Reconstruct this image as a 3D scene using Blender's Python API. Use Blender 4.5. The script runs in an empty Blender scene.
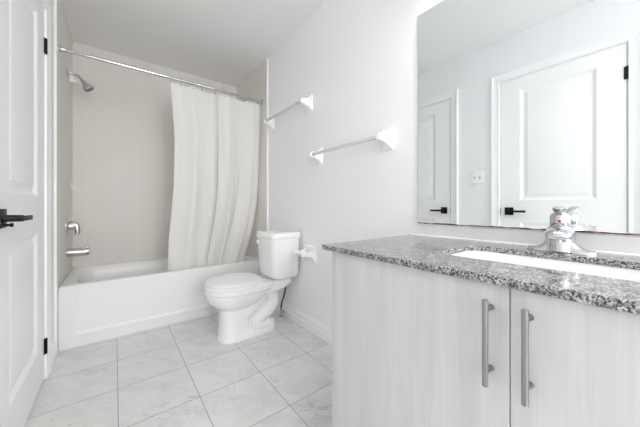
import bpy, bmesh, math, random
from mathutils import Vector, Matrix
S = bpy.context.scene
C = S.collection
PI = math.pi
# ---------------------------------------------------------------- dimensions (metres)
XL, XR = -0.310, 1.210          # room walls
TL, TR = -0.298, 1.198          # tiled faces inside the tub alcove
YB, YN = 3.240, -2.80           # tiled back wall, wall behind the viewer
H = 2.450                       # ceiling
YT = 2.412                      # where the tiling begins
TUBF, TUBH = 2.475, 0.428       # tub apron plane, tub rim
EYE = 0.970

# ---------------------------------------------------------------- camera
cam = bpy.data.cameras.new('camera'); co = bpy.data.objects.new('camera', cam); C.objects.link(co)
co.location = (0, 0, EYE); co.rotation_euler = (PI/2, 0, -0.65977)
cam.sensor_width = 36.0; cam.lens = 264.7/640*36.0; cam.shift_y = -7.15/640; cam.clip_start = 0.02
S.camera = co
# ---------------------------------------------------------------- world, exposure
w = bpy.data.worlds.new('world'); S.world = w; w.use_nodes = True
w.node_tree.nodes['Background'].inputs[0].default_value = (0.8, 0.85, 0.9, 1)
w.node_tree.nodes['Background'].inputs[1].default_value = 0.3
S.view_settings.view_transform = 'Standard'; S.view_settings.look = 'None'
S.view_settings.gamma = 1.0; S.view_settings.use_curve_mapping = False
S.view_settings.exposure = 0.0
S.cycles.max_bounces = 16; S.cycles.diffuse_bounces = 12; S.cycles.glossy_bounces = 6
S.cycles.transmission_bounces = 8; S.cycles.caustics_reflective = False; S.cycles.caustics_refractive = False
S.cycles.sample_clamp_indirect = 4.0
# lamp strengths
VANITY_W = 2.7       # each of the three shades over the mirror
WINDOW_FILL_W = 58.0  # added fill light in the invented window behind the viewer

# ---------------------------------------------------------------- materials
def nmat(name, col=(.8, .8, .8), rough=.5, metal=0., coat=0., spec=.5, trans=0., ior=1.45):
    m = bpy.data.materials.new(name); m.use_nodes = True
    b = m.node_tree.nodes['Principled BSDF']
    b.inputs['Base Color'].default_value = (*col, 1); b.inputs['Roughness'].default_value = rough
    b.inputs['Metallic'].default_value = metal; b.inputs['Coat Weight'].default_value = coat
    b.inputs['Coat Roughness'].default_value = .08
    b.inputs['Specular IOR Level'].default_value = spec
    b.inputs['Transmission Weight'].default_value = trans; b.inputs['IOR'].default_value = ior
    return m
class NT:
    def __init__(s, m): s.t = m.node_tree; s.b = s.t.nodes['Principled BSDF']
    def n(s, typ, **kw):
        x = s.t.nodes.new('ShaderNode'+typ)
        for k, v in kw.items():
            if k in ('operation', 'data_type', 'blend_type', 'feature', 'noise_dimensions', 'distance'): setattr(x, k, v)
        return x
    def l(s, a, b): s.t.links.new(a, b)
    def pos(s): return s.n('NewGeometry').outputs['Position']
    def math(s, op, a, b=None, c=None):
        x = s.n('Math', operation=op)
        for i, v in enumerate((a, b, c)):
            if v is None: continue
            if isinstance(v, (int, float)): x.inputs[i].default_value = v
            else: s.l(v, x.inputs[i])
        return x.outputs[0]
    def mapping(s, v, scale=(1, 1, 1), loc=(0, 0, 0), rot=(0, 0, 0)):
        x = s.n('Mapping'); s.l(v, x.inputs['Vector'])
        x.inputs['Scale'].default_value = scale; x.inputs['Location'].default_value = loc; x.inputs['Rotation'].default_value = rot
        return x.outputs[0]
    def noise(s, v, scale, detail=4, rough=.5, dist=0.):
        x = s.n('TexNoise'); s.l(v, x.inputs['Vector'])
        x.inputs['Scale'].default_value = scale; x.inputs['Detail'].default_value = detail
        x.inputs['Roughness'].default_value = rough; x.inputs['Distortion'].default_value = dist
        return x.outputs['Fac']
    def ramp(s, f, stops):
        x = s.n('ValToRGB'); s.l(f, x.inputs[0]); e = x.color_ramp.elements
        while len(e) < len(stops): e.new(.5)
        for el, (p, c) in zip(e, stops):
            el.position = p; el.color = (*c, 1) if not isinstance(c, (int, float)) else (c, c, c, 1)
        return x.outputs[0]
    def mix(s, f, a, b, blend='MIX'):
        x = s.n('Mix', data_type='RGBA', blend_type=blend)
        for i, v in ((0, f), (6, a), (7, b)):
            if isinstance(v, (int, float)): x.inputs[i].default_value = v
            elif isinstance(v, tuple): x.inputs[i].default_value = (*v, 1)
            else: s.l(v, x.inputs[i])
        return x.outputs[2]
    def bump(s, h, strength=.2, dist=.002):
        x = s.n('Bump'); s.l(h, x.inputs['Height']); x.inputs['Strength'].default_value = strength
        x.inputs['Distance'].default_value = dist; s.l(x.outputs[0], s.b.inputs['Normal'])

M = {}
def wallpaint(name, col, rough=.55):
    m = nmat(name, col, rough, spec=.3); t = NT(m)
    t.bump(t.noise(t.pos(), 260, 3), .06, .001)
    return m
M['wall'] = wallpaint('wall_paint', (.89, .893, .902))
M['ceiling'] = wallpaint('ceiling_paint', (.85, .85, .85), .8)
M['trim'] = nmat('trim_paint', (.92, .923, .925), .35, spec=.45)
M['door'] = nmat('door_paint', (.92, .923, .925), .38, spec=.45)
M['porcelain'] = nmat('porcelain', (.90, .90, .90), .12, coat=.5)
M['acrylic_tub'] = nmat('tub_enamel', (.84, .845, .845), .30, coat=.1)
M['ceramic'] = nmat('glazed_ceramic', (.90, .90, .90), .15, coat=.4)
M['plastic'] = nmat('white_plastic', (.90, .90, .90), .35)
M['chrome'] = nmat('chrome', (.60, .61, .62), .07, metal=1)
M['chrome_satin'] = nmat('satin_chrome', (.66, .66, .66), .22, metal=1)
M['nickel'] = nmat('brushed_nickel', (.35, .342, .33), .33, metal=1)
M['black'] = nmat('black_metal', (.007, .007, .008), .42, spec=.3)
M['slot'] = nmat('grey_slot', (.42, .42, .42), .6)
M['dark'] = nmat('dark_gap', (.05, .05, .05), .7)
M['hose'] = nmat('braided_hose', (.07, .07, .07), .45, metal=.3)
M['red'] = nmat('red_dot', (.6, .01, .04), .3)
M['acrylic'] = nmat('clear_acrylic', (.93, .94, .95), .25, trans=.35, ior=1.2)
M['mirror'] = nmat('mirror_glass', (.90, .925, .93), .005, metal=1)
M['caulk'] = nmat('white_caulk', (.88, .88, .88), .4)
# mirror rim: dark reddish silvering edge
m = nmat('mirror_rim', (.2, .1, .1), .6); t = NT(m)
t.l(t.ramp(t.noise(t.pos(), 28, 3), [(.3, (.06, .04, .045)), (.5, (.16, .05, .06)), (.72, (.55, .5, .5))]), t.b.inputs['Base Color']); M['mirror_rim'] = m
# wall tiles in the alcove: 20 cm squares, pale joints that come and go
def tiles(name, axis):
    m = nmat(name, (.6, .59, .56), .40, spec=.35); t = NT(m); p = t.pos()
    sx = t.n('SeparateXYZ'); t.l(p, sx.inputs[0])
    a = t.math('ADD', sx.outputs[axis], .212 if axis == 0 else .03); b = t.math('ADD', sx.outputs[2], .178)
    def joint(v):
        f = t.math('FRACT', t.math('MULTIPLY', v, 5.0))
        return t.math('GREATER_THAN', t.math('ABSOLUTE', t.math('SUBTRACT', f, .5)), .5-.0085)
    ja, jb = joint(a), joint(b)
    fade = t.ramp(t.noise(t.mapping(p, (1, 1, .25)), 1.3, 2), [(.36, .25), (.58, .95)])
    fadeb = t.ramp(t.noise(p, 1.7, 2), [(.50, .0), (.75, .16 if axis == 0 else .6)])
    j = t.math('MAXIMUM', t.math('MULTIPLY', ja, fade), t.math('MULTIPLY', jb, fadeb))
    base = t.ramp(t.noise(p, 2.2, 3), [(.3, (.745, .724, .690)), (.7, (.775, .754, .720))])
    t.l(t.mix(j, base, (.90, .89, .87)), t.b.inputs['Base Color'])
    t.bump(t.math('SUBTRACT', 1.0, t.math('MAXIMUM', ja, jb)), .10, .001)
    return m
M['tile_back'] = tiles('alcove_tile_back', 0); M['tile_side'] = tiles('alcove_tile_side', 1)
# marble floor tiles, 33 cm
m = nmat('marble_floor_tile', (.7, .7, .7), .28, spec=.5); t = NT(m); p = t.pos(); M['floor'] = m
sx = t.n('SeparateXYZ'); t.l(p, sx.inputs[0]); PX, OX, OY = .3303, .013, 2.0996
u = t.math('DIVIDE', t.math('SUBTRACT', sx.outputs[0], OX), PX); v = t.math('DIVIDE', t.math('SUBTRACT', sx.outputs[1], OY), PX)
def edge(q):
    f = t.math('FRACT', q); return t.math('ABSOLUTE', t.math('SUBTRACT', f, .5))
grout = t.math('GREATER_THAN', t.math('MAXIMUM', edge(u), edge(v)), .5-.0052)
cid = t.n('CombineXYZ'); t.l(t.math('FLOOR', u), cid.inputs[0]); t.l(t.math('FLOOR', v), cid.inputs[1])
wn = t.n('TexWhiteNoise'); t.l(cid.outputs[0], wn.inputs['Vector'])
off = t.n('VectorMath', operation='SCALE'); t.l(wn.outputs['Color'], off.inputs[0]); off.inputs['Scale'].default_value = 9.0
add = t.n('VectorMath', operation='ADD'); t.l(p, add.inputs[0]); t.l(off.outputs[0], add.inputs[1])
q = t.mapping(add.outputs[0], (1, 1, 1), rot=(0, 0, .7)); q2 = t.mapping(q, (1, 2.2, 1))
cloud = t.ramp(t.noise(q2, 4.2, 6, .58, .6), [(.34, (.64, .64, .632)), (.50, (.70, .70, .692)), (.66, (.74, .74, .733))])
vv = t.math('ABSOLUTE', t.math('SUBTRACT', t.noise(q2, 3.0, 5, .55, 1.1), .5))
vein = t.ramp(vv, [(0., 1.), (.010, .0)])
vmask = t.ramp(t.noise(q, 3.1, 2), [(.47, 0.), (.63, .65)])
vl = t.math('ABSOLUTE', t.math('SUBTRACT', t.noise(t.mapping(q, (1.6, 1, 1), loc=(3, 1, 0)), 3.6, 4, .5, .8), .5))
lvein = t.math('MULTIPLY', t.ramp(vl, [(0., 1.), (.03, 0.)]), .5)
c1 = t.mix(t.math('MULTIPLY', vein, vmask), cloud, (.30, .30, .30)); c1 = t.mix(lvein, c1, (.77, .77, .765))
t.l(t.mix(grout, c1, (.30, .30, .295)), t.b.inputs['Base Color'])
t.bump(t.math('SUBTRACT', 1.0, grout), .25, .001)
# speckled granite
m = nmat('speckled_granite', (.5, .5, .5), .14, spec=.5); t = NT(m); p = t.pos(); M['granite'] = m
def vor(scale, loc):
    x = t.n('TexVoronoi'); t.l(t.mapping(p, (1, 1, 1), loc=loc), x.inputs['Vector']); x.inputs['Scale'].default_value = scale
    s_ = t.n('SeparateColor'); t.l(x.outputs['Color'], s_.inputs[0]); return s_.outputs[0]
patch = t.noise(p, 34, 3)
f1 = t.math('ADD', t.math('MULTIPLY', vor(300, (0, 0, 0)), .47), t.math('MULTIPLY', patch, .66))
base = t.ramp(f1, [(.35, (.025, .025, .028)), (.44, (.08, .08, .085)), (.49, (.17, .168, .167)), (.60, (.31, .307, .304)), (.78, (.54, .535, .53))])
t.b.inputs['Roughness'].default_value = .12; t.b.inputs['IOR'].default_value = 1.62
f2 = t.ramp(vor(240, (4, 2, 1)), [(.82, 0.), (.86, 1.)]); f3 = t.ramp(vor(260, (7, 3, 9)), [(.95, 0.), (.97, 1.)])
c1 = t.mix(f2, base, (.06, .06, .065)); c1 = t.mix(f3, c1, (.22, .18, .155))
t.l(c1, t.b.inputs['Base Color'])
# white-washed wood grain
m = nmat('whitewashed_woodgrain', (.72, .72, .72), .42, spec=.4); t = NT(m); p = t.pos(); M['wood'] = m
g1 = t.noise(t.mapping(p, (7, 7, .55)), 2.2, 7, .62, .5); g2 = t.noise(t.mapping(p, (70, 70, 1.6)), 2.0, 4, .6)
cg = t.ramp(g1, [(.28, (.53, .53, .53)), (.5, (.605, .605, .608)), (.68, (.64, .64, .643))])
c2 = t.mix(t.math('MULTIPLY', t.ramp(g2, [(.40, 1.), (.56, 0.)]), .22), cg, (.50, .50, .50))
t.l(c2, t.b.inputs['Base Color']); t.bump(g2, .05, .0006)
# curtain: cream cloth that lets some light through
m = nmat('curtain_cloth', (.885, .88, .868), .6, spec=.25); t = NT(m); M['curtain'] = m
tr = t.n('BsdfTranslucent'); tr.inputs[0].default_value = (.87, .845, .79, 1)
ms = t.n('MixShader'); ms.inputs[0].default_value = .25
out = t.t.nodes['Material Output']; t.l(t.b.outputs[0], ms.inputs[1]); t.l(tr.outputs[0], ms.inputs[2]); t.l(ms.outputs[0], out.inputs['Surface'])
m = nmat('lamp_glass', (.9, .9, .9), .4); M['lamp_glass'] = m
m = nmat('lit_bulb', (1, 1, 1), .4); M['bulb'] = m
m.node_tree.nodes['Principled BSDF'].inputs['Emission Color'].default_value = (1, .97, .93, 1)
m.node_tree.nodes['Principled BSDF'].inputs['Emission Strength'].default_value = 2.0

# ---------------------------------------------------------------- mesh helpers
def bx(bm, x0, x1, y0, y1, z0, z1, bev=0., seg=2):
    vs = [bm.verts.new((x, y, z)) for x in (x0, x1) for y in (y0, y1) for z in (z0, z1)]
    fs = [bm.faces.new([vs[i] for i in f]) for f in ((0, 1, 3, 2), (4, 6, 7, 5), (0, 4, 5, 1), (2, 3, 7, 6), (0, 2, 6, 4), (1, 5, 7, 3))]
    if bev > 0:
        es = list({e for f in fs for e in f.edges})
        bmesh.ops.bevel(bm, geom=es, offset=bev, segments=seg, affect='EDGES', profile=.5)
def loft(bm, rings, cap0=True, cap1=True, closed=True):
    R = [[bm.verts.new(p) for p in r] for r in rings]
    n = len(R[0])
    for a, b in zip(R, R[1:]):
        for i in range(n if closed else n-1):
            j = (i+1) % n
            bm.faces.new((a[i], a[j], b[j], b[i]))
    if closed and cap0: bm.faces.new(list(reversed(R[0])))
    if closed and cap1: bm.faces.new(R[-1])
def catmull(pts, k=6):
    P = [Vector(p) for p in pts]; out = []
    for i in range(len(P)-1):
        p0 = P[max(i-1, 0)]; p1 = P[i]; p2 = P[i+1]; p3 = P[min(i+2, len(P)-1)]
        for j in range(k):
            t = j/k
            out.append(.5*((2*p1)+(p2-p0)*t+(2*p0-5*p1+4*p2-p3)*t*t+(3*p1-p0-3*p2+p3)*t**3))
    out.append(P[-1]); return out
def tube(bm, pts, r, n=14, cap=True, sq=None):
    P = [Vector(p) for p in pts]; rings = []
    rr = r if isinstance(r, (list, tuple)) else [r]*len(P)
    if len(rr) != len(P):
        rr = [rr[0]+(rr[-1]-rr[0])*i/(len(P)-1) for i in range(len(P))]
    d = (P[1]-P[0]).normalized(); up = Vector((0, 0, 1)) if abs(d.z) < .9 else Vector((0, 1, 0))
    a = d.cross(up).normalized()
    for i, p in enumerate(P):
        d = (P[min(i+1, len(P)-1)]-P[max(i-1, 0)]).normalized()
        a = (a-d*a.dot(d)).normalized(); b = d.cross(a)
        rings.append([p+(a*math.cos(2*PI*k/n)+b*math.sin(2*PI*k/n))*rr[i] for k in range(n)])
    loft(bm, rings, cap, cap)
def lathe(bm, prof, origin, axis, n=28):
    o = Vector(origin); d = Vector(axis).normalized(); up = Vector((0, 0, 1)) if abs(d.z) < .9 else Vector((1, 0, 0))
    a = d.cross(up).normalized(); b = d.cross(a)
    loft(bm, [[o+d*h+(a*math.cos(2*PI*k/n)+b*math.sin(2*PI*k/n))*max(r, 1e-4) for k in range(n)] for h, r in prof])
def rrect(cx, cy, hx, hy, r, seg=6):
    r = min(r, hx, hy); pts = []
    for sx, sy, a0 in ((1, 1, 0), (-1, 1, PI/2), (-1, -1, PI), (1, -1, 1.5*PI)):
        for i in range(seg+1):
            a = a0+PI/2*i/seg
            pts.append((cx+sx*(hx-r)+r*math.cos(a), cy+sy*(hy-r)+r*math.sin(a)))
    return pts
def tag(o, label=None, cat=None, group=None, kind=None):
    if label: o['label'] = label
    if cat: o['category'] = cat
    if group: o['group'] = group
    if kind: o['kind'] = kind
    return o
def wloc(o):
    l = Vector(o.location)
    while o.parent: o = o.parent; l += Vector(o.location)
    return l
def obj(name, bm, mat, parent=None, smooth=35, origin=None):
    bmesh.ops.recalc_face_normals(bm, faces=bm.faces)
    org = wloc(parent) if parent else Vector(origin or (0, 0, 0))
    for v in bm.verts: v.co -= org
    for f in bm.faces: f.smooth = bool(smooth)
    if smooth:
        lim = math.radians(smooth)
        for e in bm.edges:
            if len(e.link_faces) == 2 and e.calc_face_angle(0) > lim: e.smooth = False
    me = bpy.data.meshes.new(name); bm.to_mesh(me); bm.free()
    for mm in (mat if isinstance(mat, list) else [mat]): me.materials.append(mm)
    o = bpy.data.objects.new(name, me); C.objects.link(o)
    if parent: o.parent = parent
    else: o.location = org
    return o
def thing(name, label, cat, loc, group=None, kind=None):
    o = bpy.data.objects.new(name, None); C.objects.link(o); o.location = loc; o.empty_display_size = .05
    return tag(o, label, cat, group, kind)
def copy_tree(o, parent=None):
    c = o.copy(); C.objects.link(c)
    if parent: c.parent = parent
    for ch in [x for x in C.objects if x.parent == o]: copy_tree(ch, c)
    return c
def struct(name, bm, mat, label, smooth=0):
    return tag(obj(name, bm, mat, None, smooth), label, None, None, 'structure')
B = bmesh.new

# ================================================================ THE SETTING
bm = B(); bx(bm, XL-.1, XR+.1, YN-.1, YB+.1, -.1, 0); struct('floor', bm, M['floor'], 'grey marbled square tile floor')
bm = B(); bx(bm, XL-.1, XR+.1, YN-.1, YB+.1, H, H+.1); struct('ceiling', bm, M['ceiling'], 'plain pale grey ceiling')
bm = B(); bx(bm, XR, XR+.1, YN, YB+.1, 0, H); struct('wall_right', bm, M['wall'], 'white painted wall with towel bars and mirror')
WX0, WX1, WZ0, WZ1 = -.16, 1.06, .85, 2.15  # invented window opening, added out of view for flat fill light
bm = B()
bx(bm, XL, WX0, YN-.1, YN, 0, H); bx(bm, WX1, XR, YN-.1, YN, 0, H); bx(bm, WX0, WX1, YN-.1, YN, 0, WZ0); bx(bm, WX0, WX1, YN-.1, YN, WZ1, H)
struct('wall_near', bm, M['wall'], 'white wall with an added fill-light window at the near end of the room')
wi = thing('fill_window_1', 'white framed window added unseen behind the viewer for fill light', None, ((WX0+WX1)/2, YN-.05, WZ0), None, 'structure')
bm = B(); f_ = .045
for a_ in ((WX0, WX0+f_, WZ0, WZ1), (WX1-f_, WX1, WZ0, WZ1), (WX0+f_, WX1-f_, WZ0, WZ0+f_), (WX0+f_, WX1-f_, WZ1-f_, WZ1)): bx(bm, a_[0], a_[1], YN-.08, YN-.03, a_[2], a_[3])
obj('fill_window_frame', bm, M['trim'], wi, 0)
bm = B(); bx(bm, WX0+f_, WX1-f_, YN-.058, YN-.052, WZ0+f_, WZ1-f_); gm = nmat('fill_window_glass', (1, 1, 1), 0, trans=1, ior=1.02); obj('fill_window_pane', bm, gm, wi, 0)
L = bpy.data.lights.new('fill_light', 'AREA'); L.shape = 'RECTANGLE'; L.size = WX1-WX0-.1; L.size_y = WZ1-WZ0-.1; L.energy = WINDOW_FILL_W; L.color = (.99, .99, .985)  # soft fill added to even out the room, set in the invented window
lo = bpy.data.objects.new('fill_light', L); C.objects.link(lo); lo.location = ((WX0+WX1)/2, YN-.048, (WZ0+WZ1)/2); lo.rotation_euler = (PI/2, 0, 0)
bm = B(); bx(bm, XL, XR, YB, YB+.1, 0, H); struct('wall_back', bm, M['tile_back'], 'warm grey tiled wall behind the bathtub')
D2 = (.138, .880, 2.072); D1 = (1.320, 2.117, 2.072)          # door openings: y0, y1, top
bm = B()
for y0, y1, z0 in ((YN, D2[0], 0), (D2[0], D2[1], D2[2]), (D2[1], D1[0], 0), (D1[0], D1[1], D1[2]), (D1[1], YB+.1, 0)):
    bx(bm, XL-.1, XL, y0, y1, z0, H)
struct('wall_left', bm, M['wall'], 'white painted wall with two panelled doors')
bm = B(); bx(bm, XL, TL, YT, YB, 0, H); struct('wall_alcove_left', bm, M['tile_side'], 'warm grey tiled end wall carrying the shower fittings')
bm = B(); bx(bm, TR, XR, YT, YB, 0, H); struct('wall_alcove_right', bm, M['tile_side'], 'warm grey tiled end wall beside the curtain')
bm = B(); bx(bm, XL, TL+.002, YT-.012, YT, 0, H, .002); struct('trim_1', bm, M['trim'], 'white strip on the edge of the left alcove tiles')
bm = B(); bx(bm, TR-.002, XR, YT-.012, YT, 0, H, .002); struct('trim_2', bm, M['trim'], 'white strip on the edge of the right alcove tiles')
BP = [(0, 0), (.015, 0), (.015, .050), (.009, .056), (.009, .073), (.0115, .077), (.0115, .087), (.004, .097), (.003, .106), (0, .108)]
def baseboard(name, side, spans, label):
    bm = B()
    for y0, y1 in spans:
        x = XL if side > 0 else XR
        loft(bm, [[(x+side*d, y, z) for d, z in BP] for y in (y0, y1)])
    struct(name, bm, M['trim'], label, 30)
baseboard('baseboard_right', -1, [(.752, YT-.012)], 'white stepped baseboard between vanity and tub')
baseboard('baseboard_left', 1, [(YN, D2[0]-.08), (D2[1]+.08, D1[0]-.072), (D1[1]+.072, YT-.012)], 'white stepped baseboard along the door wall')

# ---------------------------------------------------------------- doors
def nested_panel(bm, y0, y1, z0, z1, xf, rings, sgn=1):
    R = []
    for ins, dep in rings:
        R.append([bm.verts.new((xf-sgn*dep, a, b)) for a, b in ((y0+ins, z0+ins), (y1-ins, z0+ins), (y1-ins, z1-ins), (y0+ins, z1-ins))])
    for a, b in zip(R, R[1:]):
        for i in range(4): bm.faces.new((a[i], a[(i+1) % 4], b[(i+1) % 4], b[i]))
    bm.faces.new(R[-1])
PANEL = [(0, 0), (.004, .002), (.020, .014), (.026, .0145), (.031, .0135), (.054, .005), (.058, .0045)]
def door(name, op, hinge_far, handle_y, label):
    y0, y1, top = op
    r = thing(name, label, None, (XL, (y0+y1)/2, 0), None, 'structure')
    a, b = y0+.004, y1-.004; z0, z1 = .010, top-.004; xf = XL-.001; xb = xf-.036
    st = .160; bm = B()
    py0, py1 = a+.163, b-.163
    if op is D2: py0, py1 = a+.140, b-.140
    rows = [z0, .215, .835, 1.020, 1.965, z1]; cols = [a, py0, py1, b]
    for i in range(3):
        for j in range(5):
            if i == 1 and j in (1, 3): nested_panel(bm, py0, py1, rows[j], rows[j+1], xf, PANEL)
            else: bm.faces.new([bm.verts.new((xf, y, z)) for y, z in ((cols[i], rows[j]), (cols[i+1], rows[j]), (cols[i+1], rows[j+1]), (cols[i], rows[j+1]))])
    bmesh.ops.remove_doubles(bm, verts=bm.verts, dist=1e-5)
    q = [bm.verts.new((xb, y, z)) for y, z in ((a, z0), (b, z0), (b, z1), (a, z1))]; bm.faces.new(q)
    per = [(y, z) for y, z in ((a, z0), (b, z0), (b, z1), (a, z1))]
    for i in range(4):
        (ya, za), (yb, zb) = per[i], per[(i+1) % 4]
        bm.faces.new([bm.verts.new(c) for c in ((xf, ya, za), (xf, yb, zb), (xb, yb, zb), (xb, ya, za))])
    obj('door_leaf', bm, M['door'], r, 12)
    # mitred casing with a stepped profile
    CP = [(.004, 0), (.004, .008), (.008, .010), (.030, .0105), (.034, .0125), (.052, .0135), (.058, .0165), (.070, .0165), (.073, .014), (.073, 0)]
    bm = B(); rings = []
    for sy, yy, zz in ((-1, y0, 0), (-1, y0, 1), (1, y1, 1), (1, y1, 0)):
        rings.append([(XL+p, yy+sy*o, (top+o) if zz else 0.0) for o, p in CP])
    loft(bm, rings); obj('door_casing', bm, M['trim'], r, 25)
    # jamb lining behind the leaf edges
    bm = B()
    bx(bm, XL-.1, XL, y0-.0005, y0+.0012, 0, top); bx(bm, XL-.1, XL, y1-.0012, y1+.0005, 0, top); bx(bm, XL-.1, XL, y0, y1, top-.0012, top+.0005)
    bx(bm, xb-.014, xb-.001, y0, y0+.02, 0, top); bx(bm, xb-.014, xb-.001, y1-.02, y1, 0, top); bx(bm, xb-.014, xb-.001, y0+.02, y1-.02, top-.02, top)
    obj('door_jamb', bm, M['trim'], r, 0)
    hy = y1-.001 if hinge_far else y0+.001
    for z in (.187, 1.868):
        bm = B(); s_ = -1 if hinge_far else 1
        lathe(bm, [(0, .0035), (.003, .006), (.028, .006), (.0285, .0054), (.030, .0054), (.0305, .006), (.058, .006), (.0585, .0054), (.060, .0054), (.0605, .006), (.086, .006), (.089, .0035)], (XL+.006, hy, z-.0445), (0, 0, 1), 14)
        bx(bm, XL-.0012, XL+.003, min(hy, hy+s_*.016), max(hy, hy+s_*.016), z-.043, z+.043, .0008, 1)
        tag(obj('hinge', bm, M['black'], r), 'black door hinge')
    # square rosette and flat lever
    hd = bpy.data.objects.new('door_handle', None); C.objects.link(hd); hd.parent = r; hd.location = (0, handle_y-(y0+y1)/2, .928)
    hd['label'] = 'black lever handle on a square rosette'
    s_ = 1 if hinge_far else -1
    bm = B(); bx(bm, XL, XL+.009, handle_y-.032, handle_y+.032, .928-.033, .928+.033, .0015); obj('rosette', bm, M['black'], hd)
    bm = B(); lathe(bm, [(0, .014), (.004, .0125), (.046, .0115)], (XL+.008, handle_y, .928), (1, 0, 0), 20); obj('spindle', bm, M['black'], hd)
    bm = B(); ya, yb = sorted((handle_y-s_*.012, handle_y+s_*.128)); bx(bm, XL+.046, XL+.056, ya, yb, .928-.010, .928+.008, .002); obj('lever', bm, M['black'], hd)
    bm = B(); lathe(bm, [(0, .0045), (.014, .0045), (.015, .007), (.021, .007), (.0225, .005)], (XL+.008, handle_y, .905), (1, 0, 0), 14); obj('privacy_pin', bm, M['black'], hd)
    bm = B(); e = y0+.0015 if hinge_far else y1-.0015; bx(bm, XL-.03, XL+.0015, e-.0012, e+.0012, .895, .96); obj('latch_plate', bm, M['black'], hd)
    return r
door('door_1', D1, True, 1.388, 'white two-panel door next to the bathtub')
door('door_2', D2, False, .812, 'white two-panel door facing the vanity mirror')

# ================================================================ BATHTUB
tub = thing('bathtub', 'white alcove bathtub with a plain apron behind the toilet', 'bathtub', (.45, TUBF, 0))
x0, x1, y0, y1 = TL+.001, TR-.001, TUBF, YB-.001
cx, cy = (x0+x1)/2, (y0+y1)/2; hx, hy = (x1-x0)/2, (y1-y0)/2
bm = B()
def tr_(hx_, hy_, r, z, ox=0., oy=0.): return [(x, y, z) for x, y in rrect(cx+ox, cy+oy, hx_, hy_, r, 8)]
tubr = [tr_(hx, hy, .006, TUBH-.0125), tr_(hx, hy, .006, TUBH-.010), tr_(hx-.003, hy-.003, .008, TUBH-.003), tr_(hx-.010, hy-.010, .010, TUBH),
        tr_(hx-.048, hy-.052, .10, TUBH), tr_(hx-.056, hy-.060, .10, TUBH-.003), tr_(hx-.062, hy-.066, .10, TUBH-.012),
        tr_(hx-.072, hy-.075, .11, TUBH-.08), tr_(hx-.11, hy-.10, .12, .16), tr_(hx-.135, hy-.125, .12, .105), tr_(hx-.18, hy-.16, .11, .082), tr_(hx-.30, hy-.24, .09, .076)]
loft(bm, tubr, False, True); obj('basin', bm, M['acrylic_tub'], tub, 50)
bm = B()
# apron: flat outer border, gently sunk field, proud skirt at the floor
def ap(xa, xb, za, zb, y): return [(xa, y, za), (xb, y, za), (xb, y, zb), (xa, y, zb)]
loft(bm, [ap(x0, x1, 0, TUBH-.012, TUBF+.02), ap(x0, x1, 0, TUBH-.012, TUBF+.0), ap(x0+.085, x1-.085, .082, TUBH-.030, TUBF+.0), [(x0+.100, TUBF+.009, .096), (x1-.100, TUBF+.009, .096), (x1-.088, TUBF+.0004, TUBH-.034), (x0+.088, TUBF+.0004, TUBH-.034)], [(x0+.106, TUBF+.010, .102), (x1-.106, TUBF+.010, .102), (x1-.090, TUBF+.0006, TUBH-.036), (x0+.090, TUBF+.0006, TUBH-.036)]])
obj('apron', bm, M['acrylic_tub'], tub, 25)
bm = B(); lathe(bm, [(0, .036), (.004, .035), (.008, .028), (.010, .010), (.010, 0)], (x0+.078, 2.86, .345), (1, 0, .22), 26); tag(obj('overflow_plate', bm, M['chrome_satin'], tub), 'round chrome overflow plate')
bm = B(); lathe(bm, [(0, .032), (.003, .031), (.004, .02), (.002, .0)], (x0+.34, cy, .076), (0, 0, 1), 24); tag(obj('drain', bm, M['chrome_satin'], tub), 'round chrome drain')

# ================================================================ SHOWER FITTINGS
yf = 2.88
sh = thing('shower_sprayer', 'chrome shower head on a bent arm high on the tiled wall', 'shower head', (TL, yf, 2.02))
bm = B(); lathe(bm, [(0, .030), (.003, .030), (.008, .022), (.012, .012)], (TL, yf, 2.028), (1, 0, 0)); obj('flange', bm, M['chrome_satin'], sh)
bm = B(); tube(bm, catmull([(TL+.004, yf, 2.028), (TL+.035, yf, 2.030), (TL+.068, yf, 2.018), (TL+.086, yf, 1.997), (TL+.098, yf, 1.980)]), .0108); obj('shower_arm', bm, M['chrome_satin'], sh)
d = Vector((.045, 0, -.062)).normalized(); o = Vector((TL+.094, yf, 1.986))
bm = B(); lathe(bm, [(-.006, .014), (.002, .018), (.010, .019), (.016, .0185), (.024, .023), (.042, .033), (.056, .0375), (.066, .0385), (.070, .036)], o, d); obj('spray_bell', bm, M['chrome_satin'], sh)
bm = B(); lathe(bm, [(0, .0345), (.003, .0335), (.004, 0)], o+d*.0695, d)
for rr, n_ in ((.012, 6), (.023, 12)):
    for k in range(n_):
        a = d.cross(Vector((0, 1, 0))); b_ = Vector((0, 1, 0))
        lathe(bm, [(0, .002), (.0015, .0018)], o+d*.0732+(a*math.cos(2*PI*k/n_)+b_*math.sin(2*PI*k/n_))*rr, d, 8)
tag(obj('spray_face', bm, nmat('grey_nozzles', (.22, .22, .22), .5), sh), 'dark grey nozzle face')
bm = B(); ring = [(TL+.024, yf+.0115*math.cos(a), 2.0285+.0115*math.sin(a)) for a in [2*PI*k/16 for k in range(17)]]
tube(bm, ring, .0015, 8)
bx(bm, TL+.016, TL+.040, yf-.0012, yf+.0012, 1.962, 2.018, .001, 1)
bx(bm, TL+.036, TL+.058, yf-.0012, yf+.0012, 1.962, 1.982, .001, 1)
tag(obj('plastic_tag', bm, M['plastic'], None, 35, (TL+.03, yf, 1.96)), 'small white plastic tag hanging from the shower arm', 'tag')

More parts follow.
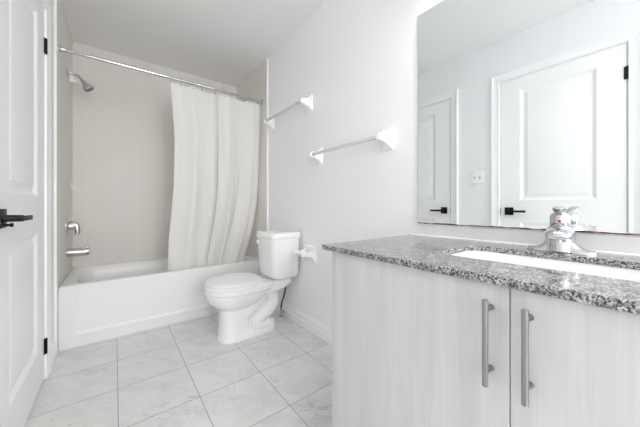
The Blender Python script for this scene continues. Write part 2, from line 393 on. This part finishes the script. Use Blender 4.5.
va = thing('shower_valve', 'chrome shower valve with a curved lever above the tub spout', 'faucet valve', (TL, yf, .80))
bm = B(); lathe(bm, [(0, .078), (.004, .077), (.010, .066), (.014, .040), (.016, .026)], (TL, yf, .814), (1, 0, 0), 36); obj('escutcheon', bm, M['chrome_satin'], va)
bm = B(); lathe(bm, [(0, .034), (.020, .032), (.034, .028), (.040, .016)], (TL+.012, yf, .814), (1, 0, 0)); obj('valve_stem', bm, M['chrome_satin'], va)
bm = B(); tube(bm, catmull([(TL+.018, yf, .826), (TL+.036, yf-.002, .830), (TL+.054, yf-.006, .818), (TL+.062, yf-.010, .785), (TL+.061, yf-.012, .742)]), [.026, .014]); obj('lever', bm, M['chrome_satin'], va)
sp = thing('tub_spout', 'chrome tub spout just above the bathtub rim', 'spout', (TL, yf, .60))
bm = B(); lathe(bm, [(0, .038), (.004, .038), (.006, .035), (.045, .034), (.100, .033), (.128, .032), (.136, .028), (.138, .0)], (TL, yf, .604), (1, 0, -.02), 28); obj('spout_body', bm, M['chrome_satin'], sp)
bm = B(); lathe(bm, [(0, .007), (.012, .006), (.014, .009), (.020, .009), (.022, .006)], (TL+.120, yf, .631), (0, 0, 1), 16); obj('diverter_knob', bm, M['chrome_satin'], sp)
bm = B(); tube(bm, catmull([(TL+.004, 3.13, 1.165), (TL+.005, 3.13, 1.135), (TL+.014, 3.13, 1.118), (TL+.026, 3.13, 1.121), (TL+.030, 3.13, 1.136)]), .0045, 10); bx(bm, TL, TL+.004, 3.118, 3.142, 1.125, 1.175, .0015)
tag(obj('wall_hook', bm, M['plastic'], None, 35, (TL, 3.13, 1.12)), 'small white hook stuck on the tiles above the valve', 'hook')

# ================================================================ CURTAIN ROD, CURTAIN, HOOKS
ROD_Y, ROD_Z = 2.512, 2.044
rod = thing('shower_curtain_rod', 'chrome rod spanning the tub alcove below the ceiling', 'curtain rod', (.45, ROD_Y, ROD_Z))
# the rod ends on the tiles
bm = B(); tube(bm, [(TL+.003, ROD_Y, ROD_Z), (.40, ROD_Y, ROD_Z)], .0125, 18); tube(bm, [(.38, ROD_Y, ROD_Z), (TR-.003, ROD_Y, ROD_Z)], .0110, 18); obj('rod_tube', bm, M['chrome'], rod)
for xx, s_ in ((TL, 1), (TR, -1)):
    bm = B(); lathe(bm, [(0, .026), (.004, .026), (.009, .021), (.011, .017), (.030, .016), (.032, .0135)], (xx, ROD_Y, ROD_Z), (s_, 0, 0)); obj('rod_flange', bm, M['chrome_satin'], rod)
HOOKX = [.446, .537, .614, .727, .815, .880, .948, 1.053, 1.118, 1.168]
NU, NV = 320, 64
ZTOP, ZBOT = 2.014, .250
def lerp(a, b, t): return a+(b-a)*t
def interp(tab, z):
    if z >= tab[0][0]: return tab[0][1]
    for (za, a), (zb, b) in zip(tab, tab[1:]):
        if z >= zb: return lerp(a, b, (za-z)/(za-zb))
    return tab[-1][1]
LEFT = [(2.0, .372), (1.75, .390), (1.55, .406), (1.15, .404), (.90, .388), (.70, .372), (.25, .364)]
RIGHT = [(2.0, 1.178), (1.50, 1.184), (1.15, 1.182), (1.0, 1.176), (.82, 1.152), (.65, 1.118), (.43, 1.056), (.25, 1.00)]
ATTACH = [(hx_-.372)/(1.178-.372) for hx_ in HOOKX]
def fold(u, v):
    # broad pleats of uneven width, sharp overlaps, two long folds gathering downwards
    ph = u+.030*math.sin(5.1*u+.6+.8*v)
    f = .62*math.sin(2*PI*(3.1*ph+.08))+.30*math.sin(2*PI*(5.6*ph+.42-.10*v))+.08*math.sin(2*PI*(11.3*ph+.05))*(1-.7*v)
    for c, c1, wdt, amp, k in ((.465, .475, .032, -2.2, .8), (.62, .570, .036, 2.1, 0.), (.76, .690, .036, -2.1, 0.), (.93, .89, .05, .9, .5)):
        g = (u-lerp(c, c1, v))/wdt
        f += amp*g*math.exp(-g*g)*lerp(k, 1., v)
    return f
bm = B(); grid = []
for j in range(NV+1):
    v = j/NV; row = []
    for i in range(NU+1):
        u = i/NU
        # top edge droops between hooks
        dmin = min(abs(u-a) for a in ATTACH); sag = (.018 if .09 < u < .98 else .006)*min(1, dmin/.055)**1.5*(1-v)**12
        z = lerp(ZTOP, ZBOT, v)-sag
        x = lerp(interp(LEFT, z), interp(RIGHT, z), u)
        yb = ROD_Y + .112*min(1., max(0., (1.93-z)/1.42))**1.2
        amp = lerp(.017, .036, min(1, v*1.8))
        amp *= lerp(.62, 1., min(1, max(0, (z-.45)/.4)))
        for c, c1, wdt, ax, k in ((.465, .475, .030, -.062, .75), (.62, .570, .034, .060, -.5), (.76, .690, .034, -.066, -.5)):
            g = (u-lerp(c, c1, v))/wdt
            x += ax*g*math.exp(-g*g)*max(0, lerp(k, 1., min(1, v*1.2)))*min(1, v*9+.25)
        y = yb+amp*fold(u, v)
        row.append(bm.verts.new((x, y, z)))
    grid.append(row)
for a, b in zip(grid, grid[1:]):
    for i in range(NU): bm.faces.new((a[i], a[i+1], b[i+1], b[i]))
bmesh.ops.recalc_face_normals(bm, faces=bm.faces)
cur = tag(obj('shower_curtain', bm, M['curtain'], None, 180, (.75, ROD_Y, 1.998)), 'cream cloth shower curtain bunched at the right of the rod', 'shower curtain')
def curtain_y(u): 
    return ROD_Y+.012*fold(u, 0)
# hooks: one built, the rest copied
hk = thing('curtain_hook', 'first curtain hook from the free left edge of the curtain', 'curtain hook', (HOOKX[0], ROD_Y, ROD_Z), 'hooks holding the shower curtain')
bm = B(); loop = [(HOOKX[0], ROD_Y+.0155*math.sin(a)*.95, ROD_Z-.014+.029*math.cos(a)+.0) for a in [2*PI*k/28 for k in range(29)]]
tube(bm, loop, .0014, 8); obj('wire', bm, M['chrome'], hk)
bm = B(); lathe(bm, [(0, .0045), (.0012, .0045), (.0016, .003)], (HOOKX[0], ROD_Y-.016, ROD_Z-.048), (0, -1, 0), 12); tag(obj('grommet', bm, M['nickel'], hk), 'small metal eyelet')
ords = 'first second third fourth fifth sixth seventh eighth ninth'.split()
for k, hx_ in enumerate(HOOKX[1:], 1):
    c = copy_tree(hk); c.location = (hx_, ROD_Y, ROD_Z)
    c['label'] = f'{ords[k]} curtain hook from the free left edge of the curtain' if k < 9 else 'last curtain hook, closest to the tiled right wall'

# ================================================================ TOILET
TY = 1.962
toi = thing('toilet', 'white two-piece toilet with closed lid beside the tub', 'toilet', (.85, TY, 0))
def oval(cx_, cy_, a_front, a_back, hw, z, n=48, pf=2.1, pb=2.6):
    pts = []
    for k in range(n):
        t = 2*PI*k/n; c, s_ = math.cos(t), math.sin(t)
        a = a_back if c > 0 else a_front; e = pb if c > 0 else pf
        pts.append((cx_+a*math.copysign(abs(c)**(2/e), c), cy_+hw*math.copysign(abs(s_)**(2/e), s_), z))
    return pts
bm = B()
# foot -> pedestal -> bowl -> rim (front towards -x)
bw = [(.705, .095, .13, .090, .205, 2.2, 2.4), (.705, .105, .15, .096, .222, 2.2, 2.4), (.707, .135, .18, .116, .240, 2.1, 2.4), (.71, .168, .21, .138, .262, 2.1, 2.4), (.715, .193, .245, .157, .290, 2.1, 2.5), (.718, .207, .27, .169, .318, 2.1, 2.6), (.719, .210, .285, .174, .340, 2.1, 2.7), (.720, .211, .295, .176, .350, 2.1, 2.8), (.720, .219, .30, .184, .355, 2.1, 2.8), (.720, .219, .30, .184, .386, 2.1, 2.8), (.72, .210, .29, .175, .391, 2.1, 2.8)]
loft(bm, [oval(c, TY, af, ab, hw, z, 56, pf, pb) for c, af, ab, hw, z, pf, pb in bw])
bowl = obj('bowl', bm, M['porcelain'], toi, 50)
# front column and foot
bm = B()
fc = [(.700, .112, .105, .106, .000, 2.5, 5), (.700, .112, .105, .106, .016, 2.5, 5), (.700, .104, .098, .099, .030, 2.5, 5), (.700, .100, .095, .094, .10, 2.5, 5), (.702, .100, .096, .092, .18, 2.5, 4.5), (.705, .102, .11, .094, .225, 2.4, 3.5)]
loft(bm, [oval(c, TY, af, ab, hw, z, 48, pf, pb) for c, af, ab, hw, z, pf, pb in fc])
obj('pedestal', bm, M['porcelain'], toi, 50)
bm = B()
loft(bm, [oval(.84, TY, .16, .185, hw, z, 48, 4, 3.6) for hw, z in ((.108, 0), (.108, .020), (.100, .034), (.078, .05), (.06, .07))])
obj('foot', bm, M['porcelain'], toi, 50)
# rear deck that carries the tank
bm = B(); dk = []
for x, hw, z0_, z1_ in ((.86, .150, .325, .388), (.92, .140, .300, .390), (1.00, .130, .305, .392), (1.07, .125, .315, .394), (1.135, .112, .340, .394)):
    dk.append([(x, yy, zz) for yy, zz in rrect(TY, (z0_+z1_)/2, hw, (z1_-z0_)/2, .022, 5)])
loft(bm, dk); obj('tank_deck', bm, M['porcelain'], toi, 50)
# sculpted trapway on both sides
bm = B()
for s_ in (-1, 1):
    yy = TY+s_*.044
    tube(bm, catmull([(.745, yy, .155), (.80, yy, .190), (.85, yy, .235), (.90, yy, .285), (.95, yy, .305), (.99, yy, .275), (1.00, yy, .215), (.965, yy, .160), (.905, yy, .125), (.86, yy, .085), (.90, yy, .050), (.96, yy, .045)], 6), [.052]*24+[.054]*43, 20)
loft(bm, [oval(.86, TY, .16, .13, .055, z, 32, 3.5, 3.) for z in (.02, .33)])
obj('trapway', bm, M['porcelain'], toi, 50)
bm = B(); lathe(bm, [(0, .012), (.010, .012), (.017, .008), (.019, 0)], (.90, TY-.092, .030), (0, 0, 1), 16); obj('bolt_cap', bm, M['plastic'], toi)
bm = B(); lathe(bm, [(0, .012), (.010, .012), (.017, .008), (.019, 0)], (.90, TY+.092, .030), (0, 0, 1), 16); obj('bolt_cap', bm, M['plastic'], toi)
# seat ring and lid
bm = B()
loft(bm, [oval(.705, TY, .198, .19, .184, .389, 56, 2.0, 3.2), oval(.705, TY, .206, .19, .189, .394, 56, 2.0, 3.2), oval(.705, TY, .206, .19, .189, .403, 56, 2.0, 3.2), oval(.705, TY, .198, .19, .182, .408, 56, 2.0, 3.2)])
obj('seat', bm, M['plastic'], toi, 50)
bm = B()
loft(bm, [oval(.703, TY, .186, .185, .172, .4105, 56, 2.0, 3.2), oval(.703, TY, .199, .192, .184, .4135, 56, 2.0, 3.2), oval(.703, TY, .200, .192, .185, .420, 56, 2.0, 3.2), oval(.703, TY, .196, .190, .182, .425, 56, 2.0, 3.2), oval(.705, TY, .172, .170, .160, .4285, 56, 2.0, 3.2), oval(.705, TY, .09, .10, .09, .430, 56, 2.0, 3.)])
obj('seat_lid', bm, M['plastic'], toi, 50)
for s_ in (-1, 1):
    bm = B(); lathe(bm, [(-.024, .008), (-.022, .011), (.022, .011), (.024, .008)], (.905, TY+s_*.075, .402), (0, 1, 0), 16); bx(bm, .895, .917, TY+s_*.075-.02, TY+s_*.075+.02, .389, .400, .002); obj('seat_hinge', bm, M['plastic'], toi)
TT = 1.950
def dshape(xf, xbk, hw, z, bow=.014, rf=.045, rb=.012):
    # flat back, slightly bowed front, rounded corners
    pts = [(xbk, TT-hw+rb, z)]
    pts += [(xbk-rb+rb*math.cos(a), TT-hw+rb-rb*math.sin(a), z) for a in (PI/4, PI/2)]
    fr = [(xf+rf-rf*math.sin(a), -hw+rf-rf*math.cos(a)) for a in [PI/2*k/8 for k in range(9)]]
    half = fr+[(xf, lerp(-hw+rf, 0, k/5)) for k in range(1, 5)]
    full = half+[(xf, 0)]+[(x, -y) for x, y in reversed(half)]
    pts += [(x-bow*(1-(y/hw)**2), TT+y, z) for x, y in full]
    pts += [(xbk-rb+rb*math.cos(a), TT+hw-rb+rb*math.sin(a), z) for a in (PI/2, PI/4)]+[(xbk, TT+hw-rb, z)]
    return pts
bm = B()
loft(bm, [dshape(1.010, 1.150, .105, .396), dshape(.988, 1.164, .130, .400), dshape(.974, 1.172, .144, .412), dshape(.967, 1.176, .150, .435), dshape(.961, 1.178, .155, .56), dshape(.955, 1.180, .159, .716)])
obj('tank', bm, M['porcelain'], toi, 40)
bm = B()
loft(bm, [dshape(.948, 1.184, .166, .7155), dshape(.944, 1.186, .170, .721), dshape(.944, 1.186, .170, .748), dshape(.947, 1.185, .167, .757), dshape(.958, 1.178, .155, .764), dshape(1.0, 1.15, .10, .766)])
obj('tank_lid', bm, M['porcelain'], toi, 40)
fl = bpy.data.objects.new('flush_lever', None); C.objects.link(fl); fl.parent = toi; fl.location = (.93-.85, .125, .683)
bm = B(); lathe(bm, [(0, .014), (.006, .014), (.012, .010), (.020, .009)], (.958, TT+.112, .683), (-1, .1, 0), 18); obj('lever_hub', bm, M['plastic'], fl)
bm = B(); tube(bm, catmull([(.941, TT+.112, .683), (.928, TT+.100, .681), (.921, TT+.075, .677), (.917, TT+.052, .673)]), [.0085, .0065], 12); obj('lever_arm', bm, M['plastic'], fl)

# water supply: stop valve on the wall + braided hose up to the tank
vx, vy = 1.160, 2.055
wv = thing('shutoff_valve', 'small chrome shut-off valve on the floor behind the toilet', 'valve', (vx, vy, 0))
bm = B(); lathe(bm, [(0, .026), (.004, .025), (.007, .010), (.035, .009), (.036, .013), (.062, .013), (.064, .008), (.074, .008)], (vx, vy, 0), (0, 0, 1), 20); obj('valve_body', bm, M['chrome'], wv)
bm = B(); lathe(bm, [(0, .006), (.014, .006), (.016, .017), (.024, .018), (.028, .012)], (vx, vy-.011, .049), (0, -1, 0), 12); obj('valve_knob', bm, M['chrome'], wv)
bm = B(); tube(bm, catmull([(vx, vy, .075), (vx+.003, vy-.006, .12), (vx+.016, vy-.026, .19), (vx+.020, vy-.04, .27), (vx+.010, vy-.036, .34), (vx-.005, vy-.022, .394)]), .0072, 12)
tag(obj('supply_hose', bm, M['hose'], None, 50, (vx, vy, .075)), 'dark braided water hose running up to the toilet tank', 'hose')

# ================================================================ TOWEL BARS
def rr_yz(x, yc, zc, hy_, hz, r): return [(x, a, b) for a, b in rrect(yc, zc, hy_, hz, r, 5)]
def bracket(parent, yc, zp, xt, zt):
    bm = B(); X = XR
    loft(bm, [rr_yz(X, yc, zp, .039, .061, .004), rr_yz(X-.007, yc, zp, .039, .061, .004), rr_yz(X-.010, yc, zp, .036, .058, .004),
              rr_yz(X-.016, yc, zp, .030, .048, .006), rr_yz(X-.028, yc, lerp(zp, zt, .35), .0225, .034, .008), rr_yz(X-.046, yc, lerp(zp, zt, .7), .018, .026, .010),
              rr_yz(xt+.022, yc, zt, .0175, .0225, .010), rr_yz(xt+.006, yc, zt, .0165, .0195, .011), rr_yz(xt, yc, zt, .012, .014, .010)])
    obj('bracket', bm, M['ceramic'], parent, 40)
def towel_bar(ya, yb, z, label):
    t_ = thing('towel_bar', label, 'towel bar', (XR, (ya+yb)/2, z), 'towel bars on the right wall')
    xt = XR-.092
    bracket(t_, ya, z, xt, z+.004); bracket(t_, yb, z, xt, z+.004)
    bm = B(); bx(bm, xt+.008, xt+.026, ya+.014, yb-.014, z-.005, z+.013, .003); tag(obj('bar', bm, M['acrylic'], t_, 30), 'clear square acrylic bar')
    return t_
towel_bar(1.690, 2.313, 1.776, 'higher towel bar with clear rod, next to the tub alcove')
towel_bar(.938, 1.565, 1.344, 'lower towel bar with clear rod, between mirror and toilet')

# ================================================================ TOILET PAPER HOLDER
tp = thing('toilet_paper_holder', 'white ceramic toilet paper holder on the wall beside the tank, empty', 'toilet paper holder', (XR, 1.68, .60))
bm = B(); loft(bm, [rr_yz(XR, 1.680, .600, .076, .062, .006), rr_yz(XR-.009, 1.680, .600, .076, .062, .006), rr_yz(XR-.013, 1.680, .600, .071, .057, .006)]); obj('wall_plate', bm, M['ceramic'], tp, 40)
for yc in (1.624, 1.736):
    bm = B(); 
    prof = [(.010, .018, .050, 0.), (.018, .013, .038, 0), (.032, .010, .026, .003), (.055, .0085, .019, .007), (.095, .0085, .0165, .010), (.122, .0085, .015, .010), (.129, .006, .011, .010)]
    loft(bm, [rr_yz(XR-dx, yc, .600+dz, hw, hz, min(hw, hz)*.7) for dx, hw, hz, dz in prof]); obj('arm', bm, M['ceramic'], tp, 40)
bm = B(); lathe(bm, [(0, .011), (.003, .0125), (.043, .0125), (.045, .0115), (.047, .0115), (.048, .0125), (.089, .0125), (.092, .011)], (XR-.110, 1.634, .610), (0, 1, 0), 20); tag(obj('roller', bm, M['plastic'], tp), 'white plastic roller')

# ================================================================ VANITY
CT, CX0, CYF, CYN = .826, .618, .784, -.400   # top height, front edge, far end, near end
FX = .636                                      # door faces
van = thing('vanity_cabinet', 'whitewashed wood vanity cabinet with two doors under granite top', 'cabinet', (.92, .18, 0))
bm = B(); zb, zt_ = .10, CT-.0180
YF_, YN_ = .750, -.360
bx(bm, FX+.003, XR-.001, .7335, YF_, .0, zt_); bx(bm, FX+.020, XR-.001, YN_, YN_+.018, .0, zt_)
bx(bm, FX+.020, XR-.001, YN_+.018, YF_-.0215, zb, zb+.018); bx(bm, XR-.012, XR-.001, YN_+.018, YF_-.0215, zb+.018, zt_)
bx(bm, FX+.075, FX+.090, YN_+.018, YF_-.0215, 0, zb); bx(bm, FX+.0205, FX+.04, YN_+.018, YF_-.0215, zt_-.06, zt_)
obj('carcass', bm, M['wood'], van, 0)
for ya, yb, hyc in ((.1899, .731, .2235), (YN_+.002, .1881, .1560)):
    bm = B(); bx(bm, FX, FX+.019, ya, yb, .112, zt_-.004, .0012, 1)
    dr = obj('cabinet_door', bm, M['wood'], van, 30)
    bm = B(); xo = FX-.030; za, zc_ = .597, .777
    # flat bar pull with two flared posts
    loft(bm, [[(xo+a, hyc+b, z) for a, b in rrect(0, 0, hx_, hy_, .0038, 5)] for hx_, hy_, z in ((.0032, .0045, za), (.0042, .0056, za+.0012), (.0042, .0056, zc_-.0012), (.0032, .0045, zc_))])
    for zp in (za+.028, zc_-.022):
        lathe(bm, [(-.001, .0068), (.002, .0066), (.008, .0046), (.018, .0042), (.028, .0045)], (FX+.0005, hyc, zp), (-1, 0, 0), 16)
    tag(obj('handle', bm, M['nickel'], dr, 40), 'brushed nickel bar handle')

# granite counter with a cut-out for the sink
SX0, SX1, SY0, SY1 = .790, 1.056, -.045, .432
scx, scy, shx, shy = (SX0+SX1)/2, (SY0+SY1)/2, (SX1-SX0)/2, (SY1-SY0)/2
top = thing('granite_countertop', 'speckled grey and black granite countertop on the vanity', 'countertop', (.91, .195, CT-.02))
bm = B(); inner = rrect(scx, scy, shx, shy, .060, 8); nI = len(inner)
def outer_pts(x0_, x1_, y0_, y1_):
    pts = []
    for i, (px, py) in enumerate(inner):        # project radially on the outer rectangle
        dx, dy = px-scx, py-scy
        k = min(((x1_-scx)/dx if dx > 0 else (x0_-scx)/dx) if abs(dx) > 1e-9 else 1e9, ((y1_-scy)/dy if dy > 0 else (y0_-scy)/dy) if abs(dy) > 1e-9 else 1e9)
        pts.append([scx+dx*k, scy+dy*k])
    for cxx, cyy in ((x0_, y0_), (x0_, y1_), (x1_, y0_), (x1_, y1_)):
        j = min(range(nI), key=lambda q_: (pts[q_][0]-cxx)**2+(pts[q_][1]-cyy)**2); pts[j] = [cxx, cyy]
    return pts
zt, zl = CT, CT-.0175; XB = XR-.0015; e = .0018
O0 = outer_pts(CX0, XB, CYN, CYF); O1 = outer_pts(CX0+e, XB-e, CYN+e, CYF-e)
I1 = rrect(scx, scy, shx+e, shy+e, .060+e, 8)
loops = [[(x, y, zl) for x, y in inner], [(x, y, zt-e) for x, y in inner], [(x, y, zt) for x, y in I1], [(x, y, zt) for x, y in O1], [(x, y, zt-e) for x, y in O0], [(x, y, zl) for x, y in O0], [(x, y, zl) for x, y in inner]]
loft(bm, loops, False, False); bmesh.ops.remove_doubles(bm, verts=bm.verts, dist=1e-6)
obj('slab', bm, M['granite'], top, 30)
bm = B(); prof = [(0, 0), (-.004, 0), (-.003, .002), (-.0015, .0035), (0, .004)]
loft(bm, [[(XR-.0006+a, y, CT+.0002+b) for a, b in prof] for y in (CYN, CYF)]); tag(obj('caulk_bead', bm, M['caulk'], top, 60), 'white caulk line along the wall')
# undermount sink
snk = thing('sink', 'white undermount basin set in the granite countertop', 'sink', (scx, scy, CT-.15))
bm = B()
def sr(g, z, r): return [(x, y, z) for x, y in rrect(scx, scy, shx+g, shy+g, r, 8)]
loft(bm, [sr(.018, zl-.012, .07), sr(.018, zl-.0006, .07), sr(.003, zl-.0006, .06), sr(.001, zl-.004, .06), sr(-.004, zl-.03, .06), sr(-.018, zl-.09, .065), sr(-.035, zl-.115, .065), sr(-.06, zl-.125, .06), sr(-.11, zl-.130, .02)], False, True)
obj('basin', bm, M['porcelain'], snk, 50)
bm = B(); lathe(bm, [(0, .030), (.003, .029), (.004, .02), (.006, .018), (.007, 0)], (scx, scy, zl-.1298), (0, 0, 1), 24); tag(obj('drain', bm, M['chrome'], snk), 'chrome sink drain')

# faucet
fx, fy = 1.128, .199
fau = thing('faucet', 'chrome single-lever faucet with wide base plate behind the sink', 'faucet', (fx, fy, CT))
bm = B(); rings = []
for tt in [-1, -.985, -.93, -.8, -.66, -.55, -.45, -.36, 0, .36, .45, .55, .66, .8, .93, .985, 1]:
    a = abs(tt); hw = .029*math.sqrt(max(1-(max(a-.62, 0)/.40)**2, .03)); hz = .011+.040*max(0, 1-max(a-.30, 0)/.50)**2.2
    if a > .95: hz *= .5
    y = fy+tt*.084; ring = []
    for k in range(17):
        q_ = PI*k/16; ring.append((fx+hw*math.cos(q_), y, CT+.0004+hz*math.sin(q_)**.75))
    rings.append(ring)
loft(bm, rings); obj('base_plate', bm, M['chrome'], fau, 50)
bm = B(); lathe(bm, [(.004, .040), (.020, .0385), (.050, .036), (.068, .034), (.078, .029), (.081, .025)], (fx, fy, CT), (0, 0, 1), 36); obj('body', bm, M['chrome'], fau, 40)
SD = Vector((-math.cos(.13), -math.sin(.13), 0)); SP = Vector((math.sin(.13), -math.cos(.13), 0))   # spout direction, sideways
def sect(d_, z_, hw, hz, n=24): return [Vector((fx, fy, CT+z_))+SD*d_+SP*(hw*math.cos(2*PI*k/n))+Vector((0, 0, hz*math.sin(2*PI*k/n))) for k in range(n)]
bm = B(); loft(bm, [sect(*a_) for a_ in ((-.006, .050, .030, .026), (.03, .056, .033, .025), (.06, .060, .0335, .0215), (.085, .061, .032, .018), (.105, .059, .029, .0145), (.116, .0565, .023, .0105), (.120, .055, .015, .006))]); obj('spout', bm, M['chrome'], fau, 50)
bm = B(); lathe(bm, [(0, .010), (.012, .010), (.013, .006)], Vector((fx, fy, CT+.050))+SD*.096, (0, 0, -1), 16); obj('aerator', bm, M['chrome_satin'], fau)
lv = bpy.data.objects.new('lever_handle', None); C.objects.link(lv); lv.parent = fau; lv.location = (0, 0, .081)
bm = B(); lathe(bm, [(0, .0245), (.003, .0255), (.030, .0250), (.038, .0225), (.043, .015), (.045, 0)], (fx, fy, CT+.0812), (0, 0, 1), 32); obj('lever_cap', bm, M['chrome'], lv, 40)
bm = B(); loft(bm, [sect(*a_, 20) for a_ in ((-.012, .118, .008, .005), (.0, .123, .0125, .0085), (.014, .128, .0150, .0100), (.028, .133, .0165, .0095), (.040, .137, .0160, .0080), (.047, .139, .011, .0045))]); obj('lever_paddle', bm, M['chrome'], lv, 50)
bm = B(); lathe(bm, [(0, .0042), (.0010, .0040), (.0014, 0)], Vector((fx, fy, CT+.097))+SD*.0252, SD, 16); tag(obj('indicator_dot', bm, M['red'], lv), 'red dot on the lever cap')

# ================================================================ MIRROR
mir = thing('wall_mirror', 'large frameless mirror on the wall above the vanity', 'mirror', (XR, .19, .885))
MY0, MY1, MZ0, MZ1 = -.370, .750, .886, 1.926
bm = B(); bx(bm, XR-.006, XR-.0005, MY0, MY1, MZ0, MZ1, .0006, 1); obj('glass', bm, M['mirror'], mir, 0)
rnd = random.Random(4); bm = B(); N = 90; top_, bot = [], []
for i in range(N+1):                              # ragged dark edge of the silvering along the bottom
    y = lerp(MY0, MY1, i/N); h_ = .0022+.0024*abs(math.sin(i*.37+1.2*math.sin(i*.11)))+rnd.uniform(0, .0008)
    bot.append(y); top_.append(h_)
loft(bm, [[(XR-.0066, y, MZ0-.0006), (XR-.0059, y, MZ0-.0006), (XR-.0059, y, MZ0+h_), (XR-.0066, y, MZ0+h_)] for y, h_ in zip(bot, top_)])
tag(obj('silvering_edge', bm, M['mirror_rim'], mir, 0), 'worn dark red bottom edge of the mirror')

# ================================================================ LIGHT SWITCH on the door wall
sw = thing('light_switch', 'white double switch plate on the wall between the two doors', 'light switch', (XL, 1.070, 1.243))
bm = B(); loft(bm, [rr_yz(XL, 1.070, 1.243, .059, .060, .005), rr_yz(XL+.003, 1.070, 1.243, .059, .060, .005), rr_yz(XL+.006, 1.070, 1.243, .055, .056, .005)]); obj('wall_plate', bm, M['plastic'], sw, 30)
for yc in (1.047, 1.093):
    bm = B(); bx(bm, XL+.0058, XL+.0064, yc-.0065, yc+.0065, 1.229, 1.257); tag(obj('toggle_slot', bm, M['slot'], sw, 0), 'grey slot around the toggle')
    bm = B(); bx(bm, XL+.006, XL+.017, yc-.0045, yc+.0045, 1.242, 1.2525, .0015); obj('toggle', bm, M['plastic'], sw, 30)
    for zz in (1.213, 1.273):
        bm = B(); lathe(bm, [(0, .0035), (.001, .003)], (XL+.006, yc, zz), (1, 0, 0), 10); obj('screw', bm, M['plastic'], sw)

# ================================================================ LAMPS (out of frame)
vl = thing('vanity_light', 'three-shade bar lamp on the wall over the mirror', 'lamp', (XR, .19, 2.12))
bm = B(); bx(bm, XR-.022, XR, -.16, .54, 2.19, 2.29, .004); obj('back_plate', bm, M['chrome'], vl)
for k, yc in enumerate((-.06, .19, .44)):
    bm = B(); tube(bm, catmull([(XR-.020, yc, 2.24), (XR-.07, yc, 2.255), (XR-.115, yc, 2.235), (XR-.125, yc, 2.20)]), .009); obj('lamp_arm', bm, M['chrome'], vl)
    bm = B(); prof = [(0, .022), (.004, .030), (.05, .045), (.10, .062), (.102, .060), (.052, .043), (.008, .028), (.004, .001)]
    lathe(bm, prof, (XR-.125, yc, 2.205), (0, 0, -1), 24); obj('lamp_shade', bm, M['lamp_glass'], vl)
    L = bpy.data.lights.new('vanity_lamp', 'AREA'); L.shape = 'DISK'; L.size = .115; L.energy = VANITY_W; L.color = (1, .985, .965)
    lo = bpy.data.objects.new('vanity_lamp', L); C.objects.link(lo); lo.parent = vl; lo.location = (-.125, yc-.19, -.025); lo.rotation_euler = (0, math.radians(25), 0)
